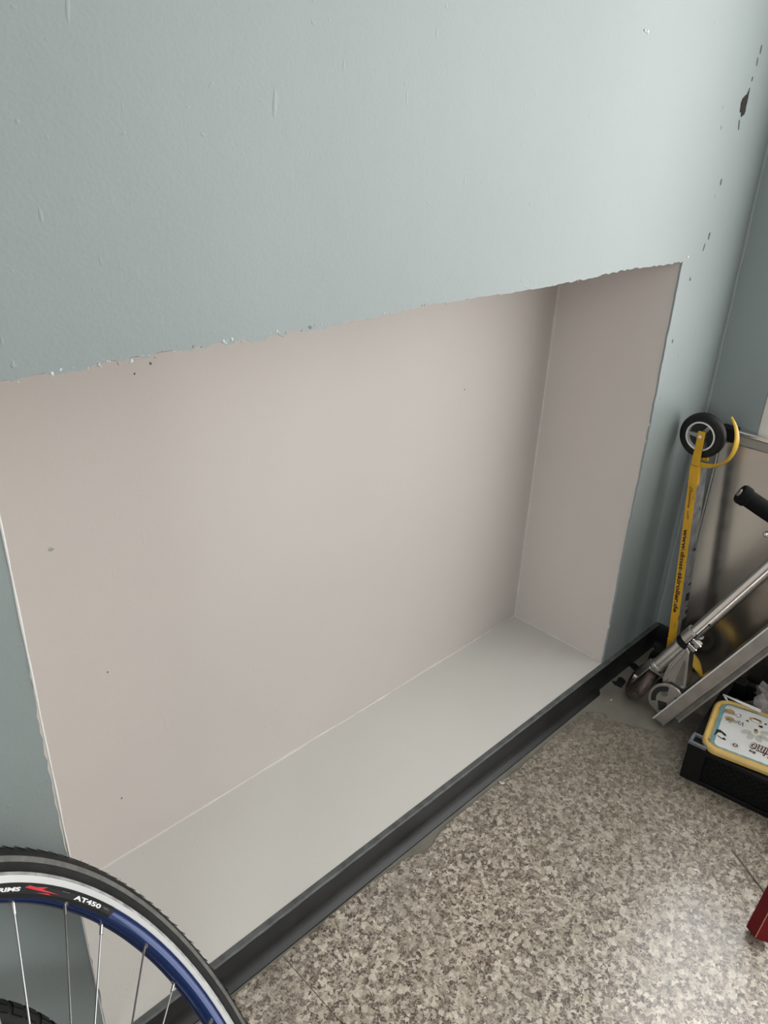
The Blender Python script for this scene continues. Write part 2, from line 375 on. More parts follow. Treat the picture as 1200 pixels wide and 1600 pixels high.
# paint knocked out of the wall: one deep hole high on the right, a few nicks
def nick(name, x, z, w, h, ang, m, y=-0.0006, n=11):
    pts = []
    for k in range(n):
        a = 2 * PI * k / n; r = 1 + jit(0.28)
        px, pz = w * r * math.cos(a), h * r * math.sin(a)
        pts.append((x + px * math.cos(ang) - pz * math.sin(ang), z + px * math.sin(ang) + pz * math.cos(ang)))
    bm = bmesh.new(); prism(bm, pts, 0.0, 1.0, Matrix(((1, 0, 0, 0), (0, 0, 0.0007, y), (0, 1, 0, 0), (0, 0, 0, 1))))
    return struct(obj(name, bm, m, wall_back))
nick('plaster_hole', 1.3105, 1.1945, 0.0112, 0.0150, -0.05, M['cavity'], -0.0008, 15)
nick('plaster_hole', 1.3165, 1.208, 0.0042, 0.0125, -0.1, M['cavity'], -0.0009, 9)
for x, z, w, h in [(1.331, 1.281, .0030, .0065), (1.327, 1.262, .0022, .0085), (1.322, 1.236, .0020, .004), (1.309, 1.165, .0026, .009), (1.285, 1.075, .0024, .006), (1.276, 1.052, .0020, .003), (1.24, 1.16, .0014, .003), (1.232, 1.19, .0012, .003), (1.283, .985, .0030, .007), (1.272, .965, .0020, .006), (1.243, .912, .0022, .004), (1.214, .9525, .0034, .0026), (1.2205, .80, .0022, .004), (1.2185, .69, .0025, .003), (1.262, .765, .0020, .003)]:
    nick('paint_nick', x + jit(.002), z, w, h, jit(0.3), M['lip'] if h > .0035 else M['crumb'], n=8)
for x, z, w, h in [(0.9445, 1.274, .0040, .0022), (0.9520, 1.2735, .0026, .0030)]:
    nick('paint_nick', x, z, w, h, jit(0.3), M['crumb'], n=7)
for x, z, r in [(0.127, 0.647, .0030), (0.2895, 0.8607, .0014), (0.266, 0.8515, .0011), (0.175, 0.427, .0010), (0.167, 0.184, .0012), (0.93, 0.70, .0012)]:
    nick('paint_nick', x, z, r, r * 1.2, jit(0.5), M['crumb'] if r > .002 else M['lip'], D - 0.0006, 7)

# right wall with a glazed door beyond the frame
DY0, DY1, DZ = -0.1155, -3.06, 2.33
bm = bmesh.new(); T = 0.14
box(bm, (XC, DY0, 0), (XC + T, 0.02, ZC)); box(bm, (XC, DY1, DZ), (XC + T, DY0, ZC)); box(bm, (XC, YF, 0), (XC + T, DY1, ZC))
wall_right = struct(obj('wall_right', bm, M['wall']))
door = struct(thing('door_1', None, None, Matrix.Translation((XC, (DY0 + DY1) / 2, 0))))
def dpart(name, lo, hi, m, parent=None, bevel=0.003):
    off = V((XC, (DY0 + DY1) / 2, 0))
    return obj(name, B(V(lo) - off, V(hi) - off), m, parent or door, bevel=bevel)
dpart('door_frame', (XC - 0.001, DY0 - 0.038, 0), (XC + 0.016, DY0, DZ), M['trim'])
dpart('door_frame', (XC - 0.001, DY1, 0), (XC + 0.016, DY1 + 0.055, DZ), M['trim'])
dpart('door_frame', (XC - 0.001, DY1 + 0.055, DZ - 0.055), (XC + 0.016, DY0 - 0.055, DZ), M['trim'])
leaf = dpart('door_leaf', (XC + 0.002, DY1 + 0.06, 0.01), (XC + 0.016, DY0 - 0.039, 0.14), M['trim'])
dpart('leaf_stile', (XC + 0.002, -1.62, 0.14), (XC + 0.014, -1.54, DZ - 0.056), M['trim'])
dpart('leaf_rail', (XC + 0.002, DY1 + 0.06, DZ - 0.10), (XC + 0.014, DY0 - 0.039, DZ - 0.056), M['trim'])
for ya, yb in ((DY1 + 0.056, -1.62), (-1.54, DY0 - 0.039)):
    dpart('glass_pane', (XC + 0.006, ya, 0.14), (XC + 0.010, yb, DZ - 0.10), M['glass'], bevel=0)
# the rest of the room (behind the camera), with a window added in the left wall for the fill lamp
bm = bmesh.new()
for lo, hi in [((XL - .14, YF, 0), (XL, -2.1, ZC)), ((XL - .14, -0.9, 0), (XL, 0.02, ZC)), ((XL - .14, -2.1, 0), (XL, -0.9, 0.9)), ((XL - .14, -2.1, 2.1), (XL, -0.9, ZC))]: box(bm, lo, hi)
struct(obj('wall_left', bm, M['wall']))
win = struct(thing('fill_window_1', None, None, Matrix.Translation((XL, -1.5, 0.9))))
bm = bmesh.new()
for lo, hi in [((-.1, -.6, 0), (-.05, -.54, 1.2)), ((-.1, .54, 0), (-.05, .6, 1.2)), ((-.1, -.54, 0), (-.05, .54, .06)), ((-.1, -.54, 1.14), (-.05, .54, 1.2)), ((-.1, -.03, .06), (-.05, .03, 1.14))]: box(bm, lo, hi)
obj('window_frame', bm, M['trim'], win, bevel=0.003)
obj('glass_pane', B((-.077, -.54, .06), (-.073, .54, 1.14)), M['glass'], win)
struct(obj('wall_front', B((XL - .14, YF - .1, 0), (XC + T, YF, ZC)), M['wall']))
struct(obj('ceiling', B((XL - .14, YF - .1, ZC), (XC + T, 0.3, ZC + .1)), M['ceiling']))

# floor: grey screed, covered by two vinyl sheets that meet at a seam
floor = struct(obj('floor', B((XL - .14, YF - .1, -0.12), (XC + T, 0.02, -0.0022)), M['screed']))
SEAM = 0.265
def edge_y(x):
    y = -0.0245 - 0.004 * abs(noise.noise(V((x * 9, 2, 0)))) + 0.0015 * noise.noise(V((x * 60, 0, 0)))
    if x > 0.45: y -= 0.005 * min(1, (x - 0.45) / 0.1)
    for cx, w, d in ((0.575, 0.030, 0.014), (0.33, 0.015, 0.004), (0.86, 0.05, 0.005)):
        y -= d * math.exp(-((x - cx) / w) ** 2)
    return y
pts = [(XL, YF), (SEAM - 0.0006, YF)] + [(x, edge_y(x)) for x in [SEAM - 0.0006 - (SEAM - XL) * i / 120 for i in range(121)]]
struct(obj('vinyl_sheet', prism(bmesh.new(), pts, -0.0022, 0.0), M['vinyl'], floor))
bound = [(1.085, edge_y(1.085)), (1.110, -.040), (1.128, -.062), (1.122, -.095), (1.135, -.125), (1.150, -.150), (1.175, -.178), (1.215, -.205), (1.27, -.232), (1.34, -.25), (XC, -.262)]
rag = []
for (ax, ay), (bx, by) in zip(bound, bound[1:]):
    for k in range(6):
        t = k / 6; rag.append((ax + (bx - ax) * t + jit(0.003), ay + (by - ay) * t + jit(0.003)))
pts = [(SEAM + 0.0006, YF), (XC, YF), (XC, -.262)] + rag[::-1] + [(x, edge_y(x)) for x in [1.083 - (1.083 - SEAM - 0.0006) * i / 160 for i in range(161)]]
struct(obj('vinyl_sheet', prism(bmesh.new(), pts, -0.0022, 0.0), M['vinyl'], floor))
for poly in ([(1.3234, -.0108), (1.342, -.0129), (1.3362, -.0277), (1.3151, -.0305)], [(1.2394, -.0131), (1.2443, -.0217), (1.2637, -.017), (1.2679, -.023), (1.2614, -.0369), (1.2346, -.0408), (1.2332, -.0233)]):
    struct(obj('black_tile', prism(bmesh.new(), poly, -0.0022, 0.0005), M['black_tile'], floor))

# black coved baseboard
def baseboard(name, path, prof, m, lipm):
    """profile (out, z) swept along the wall line; path: list of (x, y, nx, ny)"""
    bm = bmesh.new(); rings = []
    for x, y, nx, ny, k in path:
        rings.append([bm.verts.new((x + nx * (o if z > 0.012 or k > 0 else min(o, 0.010)), y + ny * (o if z > 0.012 or k > 0 else min(o, 0.010)), z)) for o, z in prof])
    for a, b in zip(rings, rings[1:]):
        for i in range(len(prof) - 1): bm.faces.new((a[i], a[i + 1], b[i + 1], b[i]))
    for r in (rings[0], rings[-1][::-1]): bm.faces.new(r)
    return bm
prof = [(0.0, ZF), (0.0075, ZF - 0.001), (0.0092, ZF - 0.004), (0.0092, 0.020), (0.0105, 0.013), (0.0150, 0.006), (0.0210, 0.0012), (0.0210, -0.0022), (0.0, -0.0022)]
path = []
for i in range(241):
    x = XL + (XC - 0.004 - XL) * i / 240
    path.append((x, 0.0006 * noise.noise(V((x * 5, 0, 0))), 0, -1, 1 if x < 1.18 else 0))
base = struct(obj('baseboard_back', baseboard('b', path, prof, None, None), M['base'], smooth=True))
bm = bmesh.new(); a = []
for i in range(301):                       # smeared grey paint on the top lip
    x = -0.5 + (XC - 0.004 + 0.5) * i / 300
    wv = 0.0072 + 0.0012 * noise.noise(V((x * 30, 3, 0))); dz = 0.0015 + 0.0022 * abs(noise.noise(V((x * 22, 7, 1))))
    a.append([bm.verts.new((x, 0.0015, ZF + 0.0005)), bm.verts.new((x, -wv, ZF + 0.0003)), bm.verts.new((x, -0.0097, ZF - dz)), bm.verts.new((x, -0.0094, ZF - dz))])
for p, q in zip(a, a[1:]):
    for k in range(3): bm.faces.new((p[k], p[k + 1], q[k + 1], q[k]))
struct(obj('top_lip', bm, M['lip'], base))
path = [(XC, y, -1, 0, 1) for y in (0.0, -0.03, -0.06, -0.09, DY0)]
struct(obj('baseboard_right', baseboard('b', path, [(o * .8, z) for o, z in prof], None, None), M['base'], smooth=True))

# ------------------------------------------------------------------ loose bicycle wheel leaning on the wall
def axes(loc, n):
    n = V(n).normalized(); u = V((0, 0, 1)).cross(n).normalized(); v = n.cross(u)
    m = Matrix((u, v, n)).transposed().to_4x4(); m.translation = loc; return m
def arc_tyre(maj, mi, seg, t0, t1, k=6, inset=0.0):
    return [(maj + (mi + inset) * math.sin(t0 + (t1 - t0) * i / k), (mi + inset) * math.cos(t0 + (t1 - t0) * i / k)) for i in range(k + 1)]
wh = thing('bicycle_wheel', 'big road wheel with blue rim and worn black tyre, leaning at lower left', 'bicycle wheel', axes((-.1571, -.3331, .3228), (.6894, -.4705, .5508)))
MJ, MI = 0.3575, 0.0168
tyre = obj('tyre', lathe(bmesh.new(), [(MJ + MI * math.sin(2 * PI * i / 24), MI * math.cos(2 * PI * i / 24)) for i in range(24)], 144), M['rubber'], wh, smooth=True)
def band(t0, t1, ins):
    outer_ = arc_tyre(MJ, MI, 0, t0, t1, 4, ins); inner_ = arc_tyre(MJ, MI, 0, t0, t1, 4, -0.0008); return outer_ + inner_[::-1]
obj('sidewall_stripe', lathe(bmesh.new(), band(math.radians(-14), math.radians(6), 0.0003), 144), M['stripe'], tyre, smooth=True)
bm = bmesh.new()                              # moulding hairs and sipes on the tread
for i in range(190):
    a = 2 * PI * i / 190 + jit(0.006); t = math.radians(R_.choice((42, 60, 118, 88)))
    c, s = math.cos(a), math.sin(a); r = MJ + MI * math.sin(t); z = MI * math.cos(t)
    p = V((r * c, r * s, z)); d = V((c * math.sin(t), s * math.sin(t), math.cos(t))) + V((-s, c, 0)) * jit(0.7)
    cyl(bm, p - d * 0.0005, p + d * R_.uniform(0.0012, 0.0028), 0.00032, 0.0002, 4)
o = obj('tread_hair', bm, M['rubber'], tyre); o['kind'] = 'stuff'
bm = bmesh.new()
for i in range(150):
    a = 2 * PI * i / 150
    for sgn in (1, -1):
        t = math.radians(90 - sgn * 40); c, s = math.cos(a), math.sin(a); r = MJ + (MI + .0002) * math.sin(t); z = (MI + .0002) * math.cos(t)
        m_ = Matrix.Translation((r * c, r * s, z)) @ Matrix.Rotation(a, 4, 'Z') @ Matrix.Rotation(PI / 2 - t, 4, 'Y').inverted() @ Matrix.Rotation(0.5 * sgn, 4, 'X')
        box(bm, (-0.0003, -0.0005, -0.006), (0.0004, 0.0005, 0.006), m_)
o = obj('tread_block', bm, M['rubber'], tyre); o['kind'] = 'stuff'
# rim: hook, bright brake track, blue box section
rim = obj('rim', lathe(bmesh.new(), [(0.3350, 0.0112), (0.3310, 0.0108), (0.3255, 0.0085), (0.3225, 0.0055), (0.3215, 0.0), (0.3225, -0.0055), (0.3255, -0.0085), (0.3310, -0.0108), (0.3350, -0.0112), (0.3370, -0.006), (0.3370, 0.006)], 144), M['blue'], wh, smooth=True)
for sg in (1, -1):
    obj('brake_track', lathe(bmesh.new(), [(0.3350, sg * 0.0113), (0.3352, sg * 0.0117), (0.3422, sg * 0.0122), (0.3422, sg * 0.0095), (0.3350, sg * 0.0095)], 144), M['track'], rim, label='bright silver brake track')
    obj('rim_hook', lathe(bmesh.new(), [(0.3422, sg * 0.0119), (0.3452, sg * 0.0128), (0.3452, sg * 0.009), (0.3422, sg * 0.009)], 144), M['hook'], rim)
# black decal film with its lettering on the cone of the rim (r 0.3340 -> 0.3185)
def on_rim(a, s, lift=0.0):
    """s = 0 at the brake track, 1 at the inner edge"""
    prf = [(0.0, 0.3348, 0.0112), (0.27, 0.3310, 0.0108), (0.78, 0.3255, 0.0085), (1.0, 0.3225, 0.0055)]
    for (s0, r0_, z0_), (s1, r1_, z1_) in zip(prf, prf[1:]):
        if s <= s1 or s1 == 1.0:
            t = (s - s0) / (s1 - s0); r = r0_ + (r1_ - r0_) * t; z = z0_ + (z1_ - z0_) * t; break
    r += lift * 0.3; z += lift
    return (r * math.cos(a), r * math.sin(a), z)
bm = bmesh.new(); g = []
for i in range(61):
    a = 0.115 + (0.86 - 0.115) * i / 60; cut = 0.0 if i > 0 else 0.02
    g.append([bm.verts.new(on_rim(a + (0.012 if (s > .5 and i == 0) else 0), s, 0.0004)) for s in (0.0, 0.27, 0.5, 0.78, 0.97)])
for p, q in zip(g, g[1:]):
    for k in range(4): bm.faces.new((p[k], p[k + 1], q[k + 1], q[k]))
decal = obj('rim_decal', bm, M['decal'], rim)
wh_text = [('AT450', 0.0085, 0.2355, 0.120, 0.50, 'white'), ('AXRIMS', 0.0066, 0.598, 0.150, 0.42, 'white')]
LINK = []
def rim_text(body, size, ac, span, sc, m):
    def fn(x, y, w): return on_rim(ac - (x / w - 0.5) * span, sc - y / 0.0163 + 0.2, 0.0008)
    return text_obj('rim_lettering', body, size, fn, M[m], rim, bold=0.0003 if m == 'white' else 0, shear=0.15)
for a in wh_text: rim_text(*a)
for a0_, a1_, s_ in ((0.166, 0.140, 0.40), (0.162, 0.136, 0.50), (0.350, 0.318, 0.30)):     # worn hairlines of print
    bm = bmesh.new(); bm.faces.new([bm.verts.new(on_rim(a_, q_, 0.0008)) for a_, q_ in ((a0_, s_), (a1_, s_), (a1_, s_ + .05), (a0_, s_ + .05))]); obj('rim_print', bm, M['stripe'], rim)
red = [(0.508, 0.36), (0.488, 0.20), (0.462, 0.30), (0.412, 0.22), (0.435, 0.44), (0.360, 0.66), (0.420, 0.62), (0.455, 0.55)]
bm = bmesh.new(); bm.faces.new([bm.verts.new(on_rim(a, s, 0.0009)) for a, s in red]); bmesh.ops.triangulate(bm, faces=bm.faces)
obj('rim_emblem', bm, M['red_print'], rim, label='red swoosh emblem on the black decal')
bm = bmesh.new(); bm.faces.new([bm.verts.new(on_rim(a, s, 0.0009)) for a, s in [(0.46, 0.74), (0.41, 0.70), (0.38, 0.86), (0.395, 0.80)]])
obj('rim_emblem', bm, M['red_print'], rim)
# hub, spokes with nipples
hub = obj('hub', lathe(bmesh.new(), [(0.006, 0.050), (0.010, 0.046), (0.038, 0.036), (0.038, 0.032), (0.011, 0.028), (0.010, 0.0), (0.011, -0.028), (0.038, -0.032), (0.038, -0.036), (0.010, -0.046), (0.006, -0.050)], 24), M['alu'], wh, smooth=True)
sp_me = None
for i in range(32):
    a = 0.513 - i * 2 * PI / 32; side = 1 if i % 2 else -1; cross = 1 if i % 2 else -1
    p = V((0.3235 * math.cos(a), 0.3235 * math.sin(a), 0.0035 * side)); ha = a + cross * 1.05
    q = V((0.036 * math.cos(ha), 0.036 * math.sin(ha), 0.034 * side)); d = (q - p).normalized()
    s = obj('spoke', cyl(bmesh.new(), p + d * 0.003, q, 0.0010, None, 8), M['spoke'], wh, smooth=True)
    bm = bmesh.new(); cyl(bm, p - d * 0.002, p + d * 0.012, 0.0019, 0.0017, 8); cyl(bm, p - d * 0.0005, p + d * 0.0012, 0.0036, 0.0036, 12)
    obj('nipple', bm, M['nipple'], s, smooth=True)

# small wheel low behind it (only the top of its tyre shows)
w2 = thing('small_wheel', 'small wheel with block tread behind the blue rim, at the lower left corner', 'wheel', axes((-.26, -.1316, .1935), (math.cos(math.radians(-75)) * .866, math.sin(math.radians(-75)) * .866, .5)))
ty2 = obj('tyre', lathe(bmesh.new(), [(0.2 + 0.018 * math.sin(2 * PI * i / 16), 0.018 * math.cos(2 * PI * i / 16)) for i in range(16)], 96), M['rubber'], w2, smooth=True)
bm = bmesh.new()
for i in range(72):
    a = 2 * PI * i / 72
    for t in (40, 66, 92, 118):
        tt = math.radians(t); c, s = math.cos(a), math.sin(a); r = 0.2 + 0.018 * math.sin(tt); z = 0.018 * math.cos(tt)
        box(bm, (-0.0012, -0.0062, -0.0034), (0.0014, 0.0062, 0.0034), Matrix.Translation((r * c, r * s, z)) @ Matrix.Rotation(a, 4, 'Z') @ Matrix.Rotation(-(PI / 2 - tt), 4, 'Y'))
o = obj('tread_block', bm, M['rubber'], ty2); o['kind'] = 'stuff'
obj('rim', lathe(bmesh.new(), [(0.184, 0.010), (0.172, 0.009), (0.168, 0.0), (0.172, -0.009), (0.184, -0.010), (0.180, 0.0)], 72), M['track'], w2, smooth=True)
obj('hub', cyl(bmesh.new(), (0, 0, -0.04), (0, 0, 0.04), 0.014, None, 20), M['alu'], w2, smooth=True)
for i in range(20):
    a = 2 * PI * i / 20; sd = 1 if i % 2 else -1
    obj('spoke', cyl(bmesh.new(), (0.172 * math.cos(a), 0.172 * math.sin(a), 0), (0.013 * math.cos(a + .8 * sd), 0.013 * math.sin(a + .8 * sd), 0.034 * sd), 0.001, None, 6), M['spoke'], w2, smooth=True)

# ------------------------------------------------------------------ yellow ski roller standing in the corner
RO = V((1.326, -0.096, 0.0))
roller = thing('ski_roller', 'yellow ski roller standing upright in the corner by the folded table', 'ski roller', Matrix.Translation(RO))
XN, XF = 1.305, 1.347
top_ax = V((1.326, -0.055, 0.6037)); bot_ax = V((1.326, -0.098, 0.048))
bz0, bz1 = 0.105, 0.540
by = lambda z: -0.0630 - 0.037 * (0.535 - z) / 0.395
def off(p): return V(p) - RO
def bar_box(xa, xb, ya, yb, za, zb):
    bm = bmesh.new(); v = []
    for z in (za, zb):
        for x, y in ((xa, ya), (xb, ya), (xb, yb), (xa, yb)): v.append(bm.verts.new(off((x, by(z) + y, z))))
    for f in ((0, 3, 2, 1), (4, 5, 6, 7), (0, 1, 5, 4), (1, 2, 6, 5), (2, 3, 7, 6), (3, 0, 4, 7)): bm.faces.new([v[i] for i in f])
    return bm
bar = obj('bar', bar_box(XN + 0.001, XF, -0.0088, 0.0088, bz0, bz1), M['bar_side'], roller, bevel=0.0012)
side = obj('side_plate', bar_box(XN - 0.0004, XN + 0.001, -0.0090, 0.0090, bz0, bz1), M['yellow'], bar, label='yellow printed side of the bar')
obj('bar_sleeve', bar_box(XN - 0.0014, XN + 0.010, -0.0098, 0.0098, bz1 - 0.036, bz1 + 0.004), M['yellow'], roller, bevel=0.001)
obj('bar_sleeve', bar_box(XN - 0.0014, XN + 0.010, -0.0098, 0.0098, bz0 - 0.004, bz0 + 0.03), M['yellow'], roller, bevel=0.001)
for za, zb, ya, yb in [(.345, .352, -.0, .007), (.262, .268, .001, .0088), (.225, .243, .004, .0088), (.206, .212, -.004, .008), (.19, .20, -.002, .0088), (.44, .447, -.003, .004), (.13, .18, .005, .0088)]:
    # scraps of black tape on the grey foot face (its -y side)
    bm = bmesh.new(); v = []
    for z in (za, zb):
        for x in (XN + 0.026 - ya * 1.5, XN + 0.026 + yb * 1.6): v.append(bm.verts.new(off((x + jit(.002), by(z) - 0.0093, z + jit(.002)))))
    bm.faces.new((v[0], v[1], v[3], v[2])); obj('tape_scrap', bm, M['tape'], bar)
def side_txt(name, body, size, z_top, z_bot, yc, m, **kw):
    def fn(x, y, w):
        z = z_top + (z_bot - z_top) * x / w
        return off((XN - 0.0009, by(z) + yc - y, z))
    return text_obj(name, body, size, fn, m, bar, **kw)
side_txt('bar_lettering', 'www.dmst-skiroller.de', 0.0130, 0.402, 0.203, 0.0048, M['ink'], bold=0.0004)
side_txt('bar_lettering', 'Zuumina', 0.0085, 0.500, 0.452, 0.0040, M['ink'], shear=0.4, bold=0.0001)
side_txt('bar_lettering', 'ulfr', 0.0075, 0.446, 0.424, 0.0030, M['ink'], shear=0.4)
def fork(ax0, y1, z1, dy, dz):
    for x in (XN - 0.0012, XF - 0.0025):
        ax = ax0 + (V((0, dy, dz)) if x < 1.32 else V((0, 0, 0)))
        d = V((0, y1 - ax.y, z1 - ax.z)).normalized(); a = V((x, ax.y, ax.z)) - d * 0.010; b = V((x, y1, z1)); s = V((0, -d.z, d.y)) * 0.0072
        bm = bmesh.new(); lo = [off(p) for p in (a - s, a + s, b + s * 1.2, b - s * 1.2)]; v = [bm.verts.new(p) for p in lo] + [bm.verts.new(p + V((0.0035, 0, 0))) for p in lo]
        for f in ((0, 3, 2, 1), (4, 5, 6, 7), (0, 1, 5, 4), (1, 2, 6, 5), (2, 3, 7, 6), (3, 0, 4, 7)): bm.faces.new([v[i] for i in f])
        arm = obj('fork_arm', bm, M['yellow'], roller, bevel=0.001)
        sgn = -1 if x < 1.32 else 1
        bm = bmesh.new(); c = off((x + 0.0018, ax.y, ax.z)); cyl(bm, c, c + V((sgn * 0.0045, 0, 0)), 0.0042, 0.0036, 8)
        obj('axle_bolt', bm, M['chrome'], arm)
fork(top_ax, by(.545), .545, -0.0055, 0.004); fork(bot_ax, by(.10), .10, 0, 0)
RX = Matrix.Rotation(-PI / 2, 4, 'Y')     # lathe axis Z -> world -X
def roller_wheel(ax):
    w = obj('wheel', lathe(bmesh.new(), [(0.0300, 0.0115), (0.0400, 0.0125), (0.0440, 0.0100), (0.0462, 0.0050), (0.0466, 0.0), (0.0462, -0.0050), (0.0440, -0.0100), (0.0400, -0.0125), (0.0300, -0.0115)], 56, mw=Matrix.Translation(off(ax)) @ RX), M['rubber'], roller, smooth=True)
    obj('wheel_ring', lathe(bmesh.new(), [(0.0268, 0.0118), (0.0278, 0.0130), (0.0296, 0.0130), (0.0306, 0.0116), (0.0300, -0.0116), (0.0268, -0.0118)], 48, mw=Matrix.Translation(off(ax)) @ RX), M['track'], w, smooth=True)
    bm = bmesh.new(); cyl(bm, off(ax) + V((-.0100, 0, 0)), off(ax) + V((.0100, 0, 0)), 0.0095, None, 20)
    for k in range(3):
        a = 2 * PI * k / 3 + 0.52 + PI / 3; m_ = Matrix.Translation(off(ax)) @ RX @ Matrix.Rotation(a, 4, 'Z')
        prism(bm, [(0.006, -0.0045), (0.0275, -0.0030), (0.0275, 0.0030), (0.006, 0.0045)], -0.0085, 0.0090, m_)
    obj('wheel_core', bm, M['hook'], w)
    obj('wheel_web', cyl(bmesh.new(), off(ax) + V((-.0010, 0, 0)), off(ax) + V((.0010, 0, 0)), 0.0272, None, 32), M['recess'], w)
roller_wheel(top_ax); roller_wheel(bot_ax)
def guard(ax, ang, rfun, xa, xb):
    bm = bmesh.new(); rows = []
    n = len(ang)
    for i, a in enumerate(ang):
        t = i / (n - 1); r = rfun(t); k = 1 - 0.94 * max(0, (t - 0.62) / 0.38) ** 1.3; xm = (xa + xb) / 2; hw = (xb - xa) / 2 * k
        row = []
        for j in range(7):
            s = -1 + 2 * j / 6; rr = r - 0.0035 * s * s
            row.append(bm.verts.new(off((xm + s * hw, ax.y - rr * math.cos(a), ax.z + rr * math.sin(a)))))
        rows.append(row)
    for p, q in zip(rows, rows[1:]):
        for j in range(6): bm.faces.new((p[j], p[j + 1], q[j + 1], q[j]))
    o = obj('mudguard', bm, M['guard'], roller, smooth=True)
    s = o.modifiers.new('thick', 'SOLIDIFY'); s.thickness = 0.0018; s.offset = 0
rad = math.radians
guard(top_ax, [rad(-88 + (48 + 88) * i / 26) for i in range(27)], lambda t: 0.0635 + 0.0095 * min(1, t * 2.2), 1.311, 1.335)
guard(bot_ax, [rad(88 - 84 * i / 22) for i in range(23)], lambda t: 0.060 + 0.024 * t, 1.309, 1.343)

# ------------------------------------------------------------------ folded table on edge against the right wall
TO = V((1.415, -0.36, 0.0)); TL, TR, TT = -0.0545, -0.66, 0.601
table = thing('folding_table', 'satin beige folded camping table with metal rim standing against the right wall', 'table', Matrix.Translation(TO))
tb = lambda lo, hi: B(V(lo) - TO, V(hi) - TO)
obj('back_panel', tb((1.419, TR + .006, 0.004), (1.434, TL - .006, TT - .006)), M['table_rim'], table, bevel=0.002)
MT = Matrix(((0, 0, 1, 0), (1, 0, 0, 0), (0, 1, 0, 0), (0, 0, 0, 1)))   # (a, b, depth) -> (depth, a, b)
obj('table_top', prism(bmesh.new(), rrect(TR + .010 - TO.y, 0.012, TL - .0075 - TO.y, TT - .027, 0.018), 0.0, 0.006, Matrix.Translation((-0.0005, 0, 0)) @ MT), M['table'], table, bevel=0.0015)
bm = bmesh.new(); x = 0.004
cyl(bm, (x, TL - .030 - TO.y, TT - .004), (x, TR + .03 - TO.y, TT - .004), 0.0058, None, 14)
obj('edge_rail', bm, M['chrome'], table, smooth=True)
bm = bmesh.new(); cyl(bm, (x, TL - .004 - TO.y, 0.03), (x, TL - .004 - TO.y, TT - .03), 0.0035, None, 10); obj('edge_rail', bm, M['alu'], table, smooth=True)
bm = bmesh.new(); cyl(bm, (x, TR + .004 - TO.y, 0.03), (x, TR + .004 - TO.y, TT - .03), 0.0035, None, 10); obj('edge_rail', bm, M['alu'], table, smooth=True)
for ya, yb in ((TL - .032, TL + .003), (TR - .003, TR + .032)):
    for za, zb in ((TT - .026, TT + .003), (0.0, 0.03)):
        obj('corner_cap', tb((1.410, ya, za), (1.437, yb, zb)), M['black'], table, bevel=0.003, label='black plastic corner cap')

# ------------------------------------------------------------------ folded kick scooter
SB = V((1.24, -0.1026, 0.0849)); ST = V((1.31, -0.2945, 0.4752)); sc_ = (ST - SB).normalized()
wv = V((-0.1892, -0.6532, 1.151)) - SB
sl = (wv - sc_ * wv.dot(sc_)).normalized(); se = sc_.cross(sl)
MS = Matrix((sl, se, sc_)).transposed().to_4x4(); MS.translation = SB
scoot = thing('kick_scooter', 'folded silver kick scooter with black grips tipped against the folded table', 'scooter', MS)
LT = (ST - SB).length
sh = MS.to_3x3().inverted() @ V((-0.4073, 0.7886, 0.4608)); sh.z = 0; sh.normalize()      # handlebar (and wheel axle) direction
def sobj(name, bm, m, parent=scoot, smooth=True, bevel=0.0, label=None): return obj(name, bm, m, parent, smooth, bevel, label)
Z3 = V((0, 0, 1))
WC = V((0, 0, -0.0455))
FW = Matrix((sh.cross(Z3) * -1, Z3, sh)).transposed().to_4x4(); FW.translation = WC          # wheel frame, axle = local Z
fw = sobj('front_wheel', lathe(bmesh.new(), [(0.026, 0.0105), (0.040, 0.0115), (0.0445, 0.0085), (0.0465, 0.004), (0.0468, 0.0), (0.0465, -0.004), (0.0445, -0.0085), (0.040, -0.0115), (0.026, -0.0105)], 48, mw=FW), M['wheel_pu'])
sobj('wheel_core', lathe(bmesh.new(), [(0.004, 0.009), (0.026, 0.0085), (0.0262, -0.0085), (0.004, -0.009)], 32, mw=FW), M['alu_dark'], fw, False)
fk = None
for sg in (1, -1):
    bm = bmesh.new(); prism(bm, [(-0.012, -0.008), (0.012, -0.008), (0.0165, 0.052), (-0.0165, 0.052)], sg * 0.0145, sg * 0.0180, FW)
    fk = sobj('fork_blade', bm, M['alu'], scoot, False, 0.001)
    bm = bmesh.new(); cyl(bm, FW @ V((0, 0, sg * 0.018)), FW @ V((0, 0, sg * 0.0225)), 0.0055, None, 6); sobj('axle_nut', bm, M['chrome'], fk, False)
bm = bmesh.new(); prism(bm, [(-0.0165, 0.049), (0.0165, 0.049), (0.0165, 0.055), (-0.0165, 0.055)], -0.018, 0.018, FW); sobj('fork_crown', bm, M['alu'], scoot, False, 0.0015)
sobj('head_tube', lathe(bmesh.new(), [(0.0155, 0.010), (0.0180, 0.011), (0.0180, 0.018), (0.0165, 0.019), (0.0165, 0.088), (0.0182, 0.089), (0.0182, 0.096), (0.0150, 0.097)], 32), M['alu'])
for z in (0.0985, 0.1045): sobj('headset_ring', lathe(bmesh.new(), [(0.0150, z), (0.0190, z + .0005), (0.0195, z + .0025), (0.0185, z + .0045), (0.0150, z + .005)], 32), M['black'])
sobj('headset_nut', cyl(bmesh.new(), (0, 0, 0.101), (0, 0, 0.106), 0.0175, None, 6), M['chrome'], scoot, False)
cl = sobj('clamp', lathe(bmesh.new(), [(0.0150, 0.111), (0.0192, 0.112), (0.0192, 0.138), (0.0150, 0.139)], 32), M['alu'])
bm = bmesh.new()
for k in (0.117, 0.131):
    box(bm, (0.010, 0.008, k - 0.0045), (0.026, 0.026, k + 0.0045))
sobj('clamp_lug', bm, M['alu'], cl, False, 0.001)
